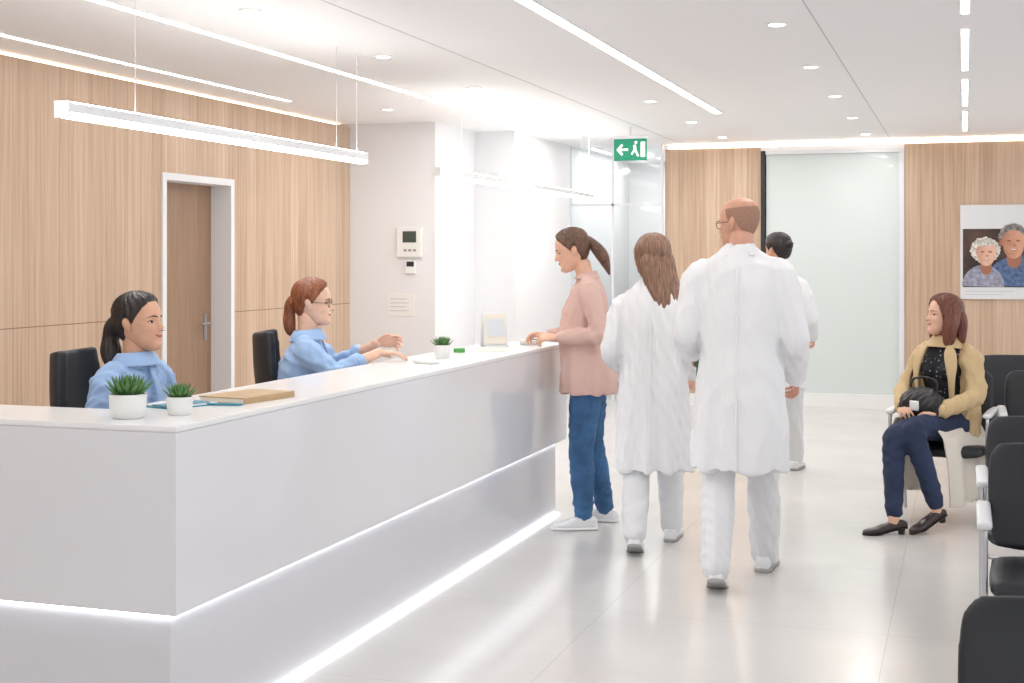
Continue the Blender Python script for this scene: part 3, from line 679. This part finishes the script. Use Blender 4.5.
B_ = receptionist((-3.15, 6.14, 0), 22, dict(pos=(.055, 0, 1.215), yaw=-6, pitch=3, skin=sk_b, hm=h_red, smile=.8, glasses=True, thick=.017,
     tails=[([(-.06, 0, .13), (-.105, 0, .10), (-.12, .0, .06), (-.12, -.0, .01), (-.11, -.01, -.04), (-.10, -.01, -.065)], [(.055, .05), (.05, .04), (.035, .03), (.04, .032), (.03, .026), (.012, .01)])]),
     (.39, -.09, 1.076), (.18, -.20, .985), (.38, .09, 1.115), (.16, .22, .995), (1, .25, -.05), (1, -.15, .10), sk_b,
     [(0, 0, .52), (-.02, 0, .72), (.0, 0, .95), (.035, 0, 1.155)], [(.03, -.155, 1.10), (.03, .155, 1.10)], curl=(.25, .45), backv=((0, 0, 1), (0, 1, .5)), seed=5)
seated_legs(B_, scrub_tr, ((.38, -.1, .57), (.38, .1, .57)), ((.34, -.1, .1), (.34, .1, .1)))
for s in (-1, 1): shoe(B_, (.34, s*.1, 0), 0, 0, shoew, solew, .9)

# standing visitor
C_ = empty('standing_woman', (-2.06, 7.6, 0), 192)
M = MB()
M.add(tube([(0, 0, .77), (.0, 0, .86), (.01, 0, .96), (.03, 0, 1.08), (.02, 0, 1.2), (.005, 0, 1.30), (0, 0, 1.38), (.005, 0, 1.415), (.015, 0, 1.445)],
           [(.20, .166), (.195, .162), (.174, .152), (.148, .145), (.145, .132), (.152, .115), (.148, .088), (.11, .068), (.06, .054)], sub=4, k=44, rnd=False, sq=.95))
for s in (-1, 1): M.add(tube([(.03, s*.06, 1.25), (.085, s*.062, 1.23)], [.062, .055], k=20))
elL, wrL, elR, wrR = (-.085, .205, 1.11), (.16, .15, 1.095), (.0, -.22, 1.11), (.24, -.11, 1.09)
sleeve(M, (-.005, .150, 1.375), elL, wrL, (.062, .052, .042), .9); sleeve(M, (-.005, -.150, 1.375), elR, wrR, (.062, .052, .042), .9)
garment(C_, 'blouse', M, pinkm, .0085, 3, skirtfold(.008, 1.2, .78, 11, 1, folds(.006, 19, 7, .5)))
arm_skin(C_, 'arm_l', elL, wrL, (1, -.15, -.02), (0, .5, 1), -1, sk_c, .45, .93); arm_skin(C_, 'arm_r', elR, wrR, (1, .2, .05), (0, -.4, 1), 1, sk_c, .5, .93)
M = MB(); M.add(tube([(0, 0, .80), (0, 0, .86), (0, 0, .94)], [(.14, .115), (.145, .115), (.12, .10)], k=32))
leg(M, (0, .078, .84), (.035, .095, .47), (.02, .10, .09), (.100, .076, .055)); leg(M, (-.01, -.078, .84), (-.01, -.11, .47), (-.09, -.15, .09), (.100, .076, .055))
garment(C_, 'jeans', M, jeans, .009, 3, folds(.005, 28, 9, 1.5))
shoe(C_, (.015, .105, 0), 8, 0, shoew, solew, .95); shoe(C_, (-.09, -.155, 0), -8, 0, shoew, solew, .95)
neck(C_, (.015, 0, 1.43), (.035, 0, 1.505), .048, sk_c)
V, F = shell([(.005, 0, 1.425), (.006, 0, 1.45), (.008, 0, 1.462)], [(.085, .078), (.066, .062), (.062, .058)], 15, 345, .006); mk('neckline', V, F, pinkm, C_)
head(C_, (.06, 0, 1.485), 4, 18, sk_c, h_brown, .98, smile=.7, thick=.017,
     tails=[([(-.05, 0, .145), (-.10, 0, .140), (-.125, .0, .115), (-.145, .01, .07), (-.16, .015, .02), (-.165, .01, -.04), (-.165, 0, -.09)], [(.06, .05), (.035, .03), (.028, .028), (.040, .036), (.040, .036), (.026, .022), (.006, .006)])])

def coat_person(name, loc, rz, H, hem, wid, headargs, skin, feet, knees, arms, seed, male, lift=0):
    p = empty(name, loc, rz); s = H/1.84; w = wid
    M = MB()
    zt = [hem, hem+(.95*s-hem)*.5, .95*s, 1.12*s, 1.3*s, 1.41*s+lift, 1.475*s+lift, 1.515*s+lift, 1.55*s+lift, 1.58*s+lift]
    W = [.235, .226, .212, .195, .203, .200, .182, .145, .098, .07]; Dp = [.19, .18, .165, .15, .145, .132, .115, .097, .08, .065]
    M.add(tube([(-.01, 0, z) for z in zt], [(a*w, b*w) for a, b in zip(W, Dp)], sub=5, k=52, rnd=False, sq=.93))
    for (sh, el, wr) in arms: sleeve(M, sh, el, wr, (.072*w, .063*w, .054*w), 1.0)
    garment(p, 'lab_coat', M, coatw, .010, 5, skirtfold(.014, 1.05*s, hem, 7, seed, folds(.008, 15, seed, .5)))
    z = 1.55*s+lift
    V, F = shell([(-.01, 0, z+.03), (-.01, 0, z), (-.01, 0, z-.03)], [(.066*w, .064*w), (.084*w, .08*w), (.11*w, .1*w)], 30, 330, .006); mk('collar', V, F, coatw, p)
    V, F = tube([(-.075*w, 0, 1.53*s+lift), (-.14*w, 0, 1.42*s+lift), (-.158*w, 0, 1.3*s), (-.163*w, 0, 1.12*s), (-.178*w, 0, .95*s), (-.192*w, 0, (.95*s+hem)/2), (-.2*w, 0, hem+.01)], [(.005, .006)]*7, k=10); mk('back_seam', V, F, coatw, p)
    M = MB(); M.add(tube([(0, 0, .85*s), (0, 0, .95*s)], [(.16*w, .12*w)]*2, k=28))
    for sd, kn, ft in zip((1, -1), knees, feet):
        leg(M, (0, sd*.09, .88*s), kn, (ft[0]-.0, ft[1], ft[2]+.085), (.108*w, .082*w, .07*w))
    garment(p, 'trousers', M, trw, .011, 4, folds(.006, 16, seed+3, .7))
    for ft in feet: shoe(p, (ft[0], ft[1], ft[2]), ft[3], ft[4], shoew, soled, 1.05 if male else .93)
    hp = np.array(headargs['pos'])
    neck(p, (-.005, 0, 1.545*s+lift), hp+np.array([-.015, 0, .045]), .058 if male else .047, skin)
    head(p, **headargs)
    return p
E_ = coat_person('doctor_man', (-1.02, 6.55, 0), 93, 1.84, .54, 1.0, dict(pos=(.03, 0, 1.60), yaw=62, pitch=6, skin=sk_e, hm=h_grey, scale=1.03, male=True, hair='bald', thick=.002, glasses=True, smile=.3),
     sk_e, [(-.26, .085, .03, 4, 22), (.27, -.09, 0, -4, 0)], [(-.04, .10, .50), (.17, -.09, .51)],
     [((-.01, .200, 1.475), (-.07, .262, 1.18), (.15, .25, 1.08)), ((-.01, -.200, 1.475), (-.05, -.268, 1.17), (.12, -.25, .98))], 3, True, .035)
arm_skin(E_, 'hand_l', (-.07, .262, 1.18), (.17, .25, 1.07), (.9, -.05, -.35), (0, 1, .3), -1, sk_e, .6, 1.05, (.03, .03, .028))
arm_skin(E_, 'hand_r', (-.05, -.268, 1.17), (.14, -.25, .965), (.7, .05, -.6), (0, -1, .3), 1, sk_e, .6, 1.05, (.03, .03, .028))
FO = mat('folder_green', (60, 120, 80), .5)
box('folder_cover', .14, .36, .222, .232, .86, 1.05, FO, E_, .002)
D_ = coat_person('doctor_woman', (-1.58, 7.15, 0), 97, 1.66, .42, .9, dict(pos=(.03, 0, 1.435), yaw=35, pitch=6, skin=sk_c, hm=h_br2, scale=.97, hair='long', thick=.024, smile=.5,
     tails=[([(-.03, 0, .15), (-.055, 0, .10), (-.07, 0, .02), (-.09, -.01, -.06), (-.112, -.02, -.12), (-.122, -.02, -.17), (-.12, -.02, -.20)], [(.07, .06), (.096, .064), (.104, .058), (.100, .05), (.092, .042), (.075, .03), (.05, .016)])]),
     sk_c, [(-.22, .075, .03, 4, 22), (.22, -.08, 0, -4, 0)], [(-.03, .085, .45), (.15, -.08, .46)],
     [((-.01, .16, 1.30), (-.06, .225, 1.05), (.13, .20, .96)), ((-.01, -.16, 1.30), (-.05, -.225, 1.05), (.12, -.20, .92))], 6, False, .012)
arm_skin(D_, 'hand_l', (-.06, .225, 1.05), (.15, .20, .95), (.9, -.1, -.3), (0, 1, .3), -1, sk_c, .6, .92, (.026, .026, .024)); arm_skin(D_, 'hand_r', (-.05, -.225, 1.05), (.14, -.20, .905), (.8, .1, -.5), (0, -1, .3), 1, sk_c, .6, .92, (.026, .026, .024))
F_ = coat_person('nurse', (-1.27, 9.85, 0), 88, 1.72, .62, .88, dict(pos=(.03, 0, 1.49), yaw=55, pitch=4, skin=sk_a, hm=h_dark, scale=.97, hair='short', thick=.018, smile=.3,
     tails=[([(-.09, 0, .14), (-.12, 0, .14), (-.13, 0, .13)], [.035, .035, .02])]),
     sk_a, [(-.2, .08, .03, 4, 22), (.26, -.085, 0, -4, 0)], [(-.03, .09, .46), (.16, -.085, .47)],
     [((-.01, .17, 1.34), (-.07, .235, 1.1), (.12, .21, 1.0)), ((-.01, -.17, 1.34), (-.02, -.24, 1.1), (.16, -.22, .98))], 9, False)
arm_skin(F_, 'hand_l', (-.07, .235, 1.1), (.14, .21, .99), (.9, -.1, -.3), (0, 1, .3), -1, sk_a, .6, .95, (.026, .026, .024)); arm_skin(F_, 'hand_r', (-.02, -.24, 1.1), (.18, -.22, .965), (.9, .1, -.4), (0, -1, .3), 1, sk_a, .6, .95, (.026, .026, .024))

# seated woman
GL = (-.13, 8.45, 0)
G_ = empty('seated_woman', GL, 236)
blouse_k = mat('blouse_black', (26, 26, 34), .7, bump=.1)
nt = blouse_k.node_tree; vo = nt.nodes.new('ShaderNodeTexVoronoi'); vo.inputs['Scale'].default_value = 38; tc = nt.nodes.new('ShaderNodeTexCoord'); nt.links.new(tc.outputs['Object'], vo.inputs['Vector'])
rr = nt.nodes.new('ShaderNodeValToRGB'); rr.color_ramp.interpolation = 'CONSTANT'; rr.color_ramp.elements[0].color = lin((190, 185, 190)); rr.color_ramp.elements[1].position = .17; rr.color_ramp.elements[1].color = lin((24, 25, 34))
nt.links.new(vo.outputs['Distance'], rr.inputs[0]); nt.links.new(rr.outputs[0], nt.nodes['Principled BSDF'].inputs['Base Color'])
sp = [(-.03, 0, .46), (-.07, 0, .62), (-.07, 0, .84), (-.04, 0, 1.045)]
M = MB(); torso(M, sp, RF, s=.98)
for s in (-1, 1): M.add(tube([(-.05, s*.058, .91), (.03, s*.062, .885)], [.062, .058], k=20))
garment(G_, 'blouse', M, blouse_k, .0095, 5, folds(.004, 18, 3))
M = MB()
V_, F_2 = shell([(-.06, 0, .50), (-.085, 0, .64), (-.085, 0, .80), (-.07, 0, .92), (-.06, 0, .99), (-.045, 0, 1.03)], [(.205, .165), (.185, .15), (.18, .15), (.182, .135), (.16, .11), (.10, .085)], 48, 312, .022)
M.add((V_, F_2))
eR, wR, eL, wL = (.03, -.235, .76), (.22, -.12, .665), (.0, .24, .75), (.20, .13, .66)
sleeve(M, (-.055, -.158, .975), eR, wR, (.068, .058, .047), .93); sleeve(M, (-.055, .158, .975), eL, wL, (.068, .058, .047), .93)
garment(G_, 'trench_coat', M, trench, .0085, 3, folds(.009, 20, 12))
for s in (-1, 1):
    P = [(.035, s*.07, 1.035), (.065, s*.10, .99), (.078, s*.118, .92), (.082, s*.122, .84), (.075, s*.12, .74), (.07, s*.125, .64)]
    V, F = tube(P, [(.010, .005), (.034, .007), (.034, .007), (.022, .007), (.016, .006), (.014, .005)], side=(.35, -s, 0), k=16); mk('lapel', V, F, trench, G_)
V, F = shell([(-.06, 0, 1.075), (-.05, 0, 1.05), (-.045, 0, 1.01)], [(.075, .07), (.1, .092), (.135, .11)], 40, 320, .008); mk('coat_collar', V, F, trench, G_)
for s in (-1, 1):
    R = []
    for t in np.linspace(0, 1, 16):
        x = np.linspace(-.2, .27-.03*t, 26); z = .56-.42*t+.02*np.cos(x*14); y = s*(.175+.06*t)+.016*t*np.sin(x*44+s)+s*.02*np.sin(t*3)
        y = np.where(t < .15, s*(.135+.27*t), y); zz = np.where(x > .05, z+(.07)*(1-t), z+.02*(1-t))
        o = np.stack([x, y, zz], 1); i_ = o-np.array([0, s*.012, 0]); R.append(np.vstack([o, i_[::-1]]))
    V, F = loftR(R); garment(G_, 'coat_skirt', MB().add((V, F)), lining, .007, 3)
M = MB(); M.add(tube([(-.06, 0, .545), (.0, 0, .55), (.06, 0, .535)], [(.15, .085), (.17, .095), (.15, .085)], k=30))
leg(M, (0, -.09, .545), (.46, .0, .53), (.575, .09, .13), (.092, .066, .050)); leg(M, (0, .09, .56), (.41, .09, .58), (.35, .20, .17), (.092, .066, .050))
garment(G_, 'jeans', M, jeans_d, .010, 4, folds(.004, 22, 5))
for a, b in (((.575, .09, .16), (.585, .095, .07)), ((.35, .20, .20), (.35, .21, .11))):
    V, F = tube([a, b], [.033, .03], k=16); mk('ankle', V, F, sk_c, G_)
shoe(G_, (.58, .095, 0), -30, 0, shoeb, dksole, .93, True); shoe(G_, (.35, .21, .045), -16, 14, shoeb, dksole, .93, True)
arm_skin(G_, 'hand_r', eR, wR, (.75, .75, -.1), (.3, -.3, 1), 1, sk_c, .55, .92, (.03, .03, .025)); arm_skin(G_, 'hand_l', eL, wL, (.7, -.8, -.1), (.3, .3, 1), -1, sk_c, .55, .92, (.03, .03, .025))
neck(G_, (-.045, 0, 1.035), (-.028, 0, 1.125), .048, sk_c)
head(G_, (-.01, 0, 1.095), -28, -3, sk_c, h_g, .98, hair='long', thick=.02, smile=.6,
     tails=[([(-.03, -.055, .17), (-.01, -.088, .10), (.0, -.088, .03), (.0, -.080, -.04), (-.005, -.07, -.075)], [(.03, .05), (.022, .05), (.026, .046), (.024, .036), (.008, .015)]),
            ([(-.03, .055, .17), (-.01, .088, .10), (.0, .088, .03), (.0, .080, -.04), (-.005, .07, -.075)], [(.03, .05), (.022, .05), (.026, .046), (.024, .036), (.008, .015)]),
            ([(-.04, 0, .18), (-.085, 0, .10), (-.09, 0, .02), (-.085, 0, -.05), (-.075, 0, -.085)], [(.06, .05), (.082, .05), (.088, .045), (.078, .036), (.03, .012)])])
HB = empty('handbag', GL, 236)
M = MB(); M.add(tube([(.17, .0, .63), (.20, .0, .675), (.19, .0, .74), (.18, .0, .775)], [(.14, .045), (.16, .065), (.13, .055), (.10, .022)], k=36, sq=.8)); garment(HB, 'bag_body', M, black_l, .008, 4, folds(.005, 22, 8))
V, F = tube([(.18, -.09, .76), (.17, -.08, .83), (.17, -.0, .85), (.17, .08, .83), (.18, .09, .76)], [.007]*5, side=(1, 0, 0), k=10); mk('bag_handle', V, F, black_l, HB)
V, F = tube([(.14, -.13, .74), (.06, -.17, .84), (-.03, -.15, .98), (-.06, -.10, 1.04)], [(.012, .004)]*4, side=(0, 0, 1), k=10); mk('shoulder_strap', V, F, mat('strap', (120, 80, 52), .5), HB)
V, F = tube([(.265, -.03, .69), (.268, .03, .69)], [(.03, .003)]*2, side=(0, 0, 1), k=10); mk('bag_label', V, F, plastic_w, HB)

# ------------------------------------------------------------ world
w = bpy.data.worlds.new('daylight'); scene.world = w; w.use_nodes = True
w.node_tree.nodes['Background'].inputs[0].default_value = (.96, .975, 1, 1); w.node_tree.nodes['Background'].inputs[1].default_value = 1.62

# ------------------------------------------------------------ camera
cam = bpy.data.cameras.new('cam'); co = bpy.data.objects.new('camera', cam); COL.objects.link(co)
cam.sensor_width = 36; cam.lens = 1365/1024*36; cam.shift_y = -84.5/1024
co.location = (0, 0, 1.55); co.rotation_euler = (math.radians(90), 0, math.radians(18.36))
cam.clip_start = .05; cam.clip_end = 60
scene.camera = co
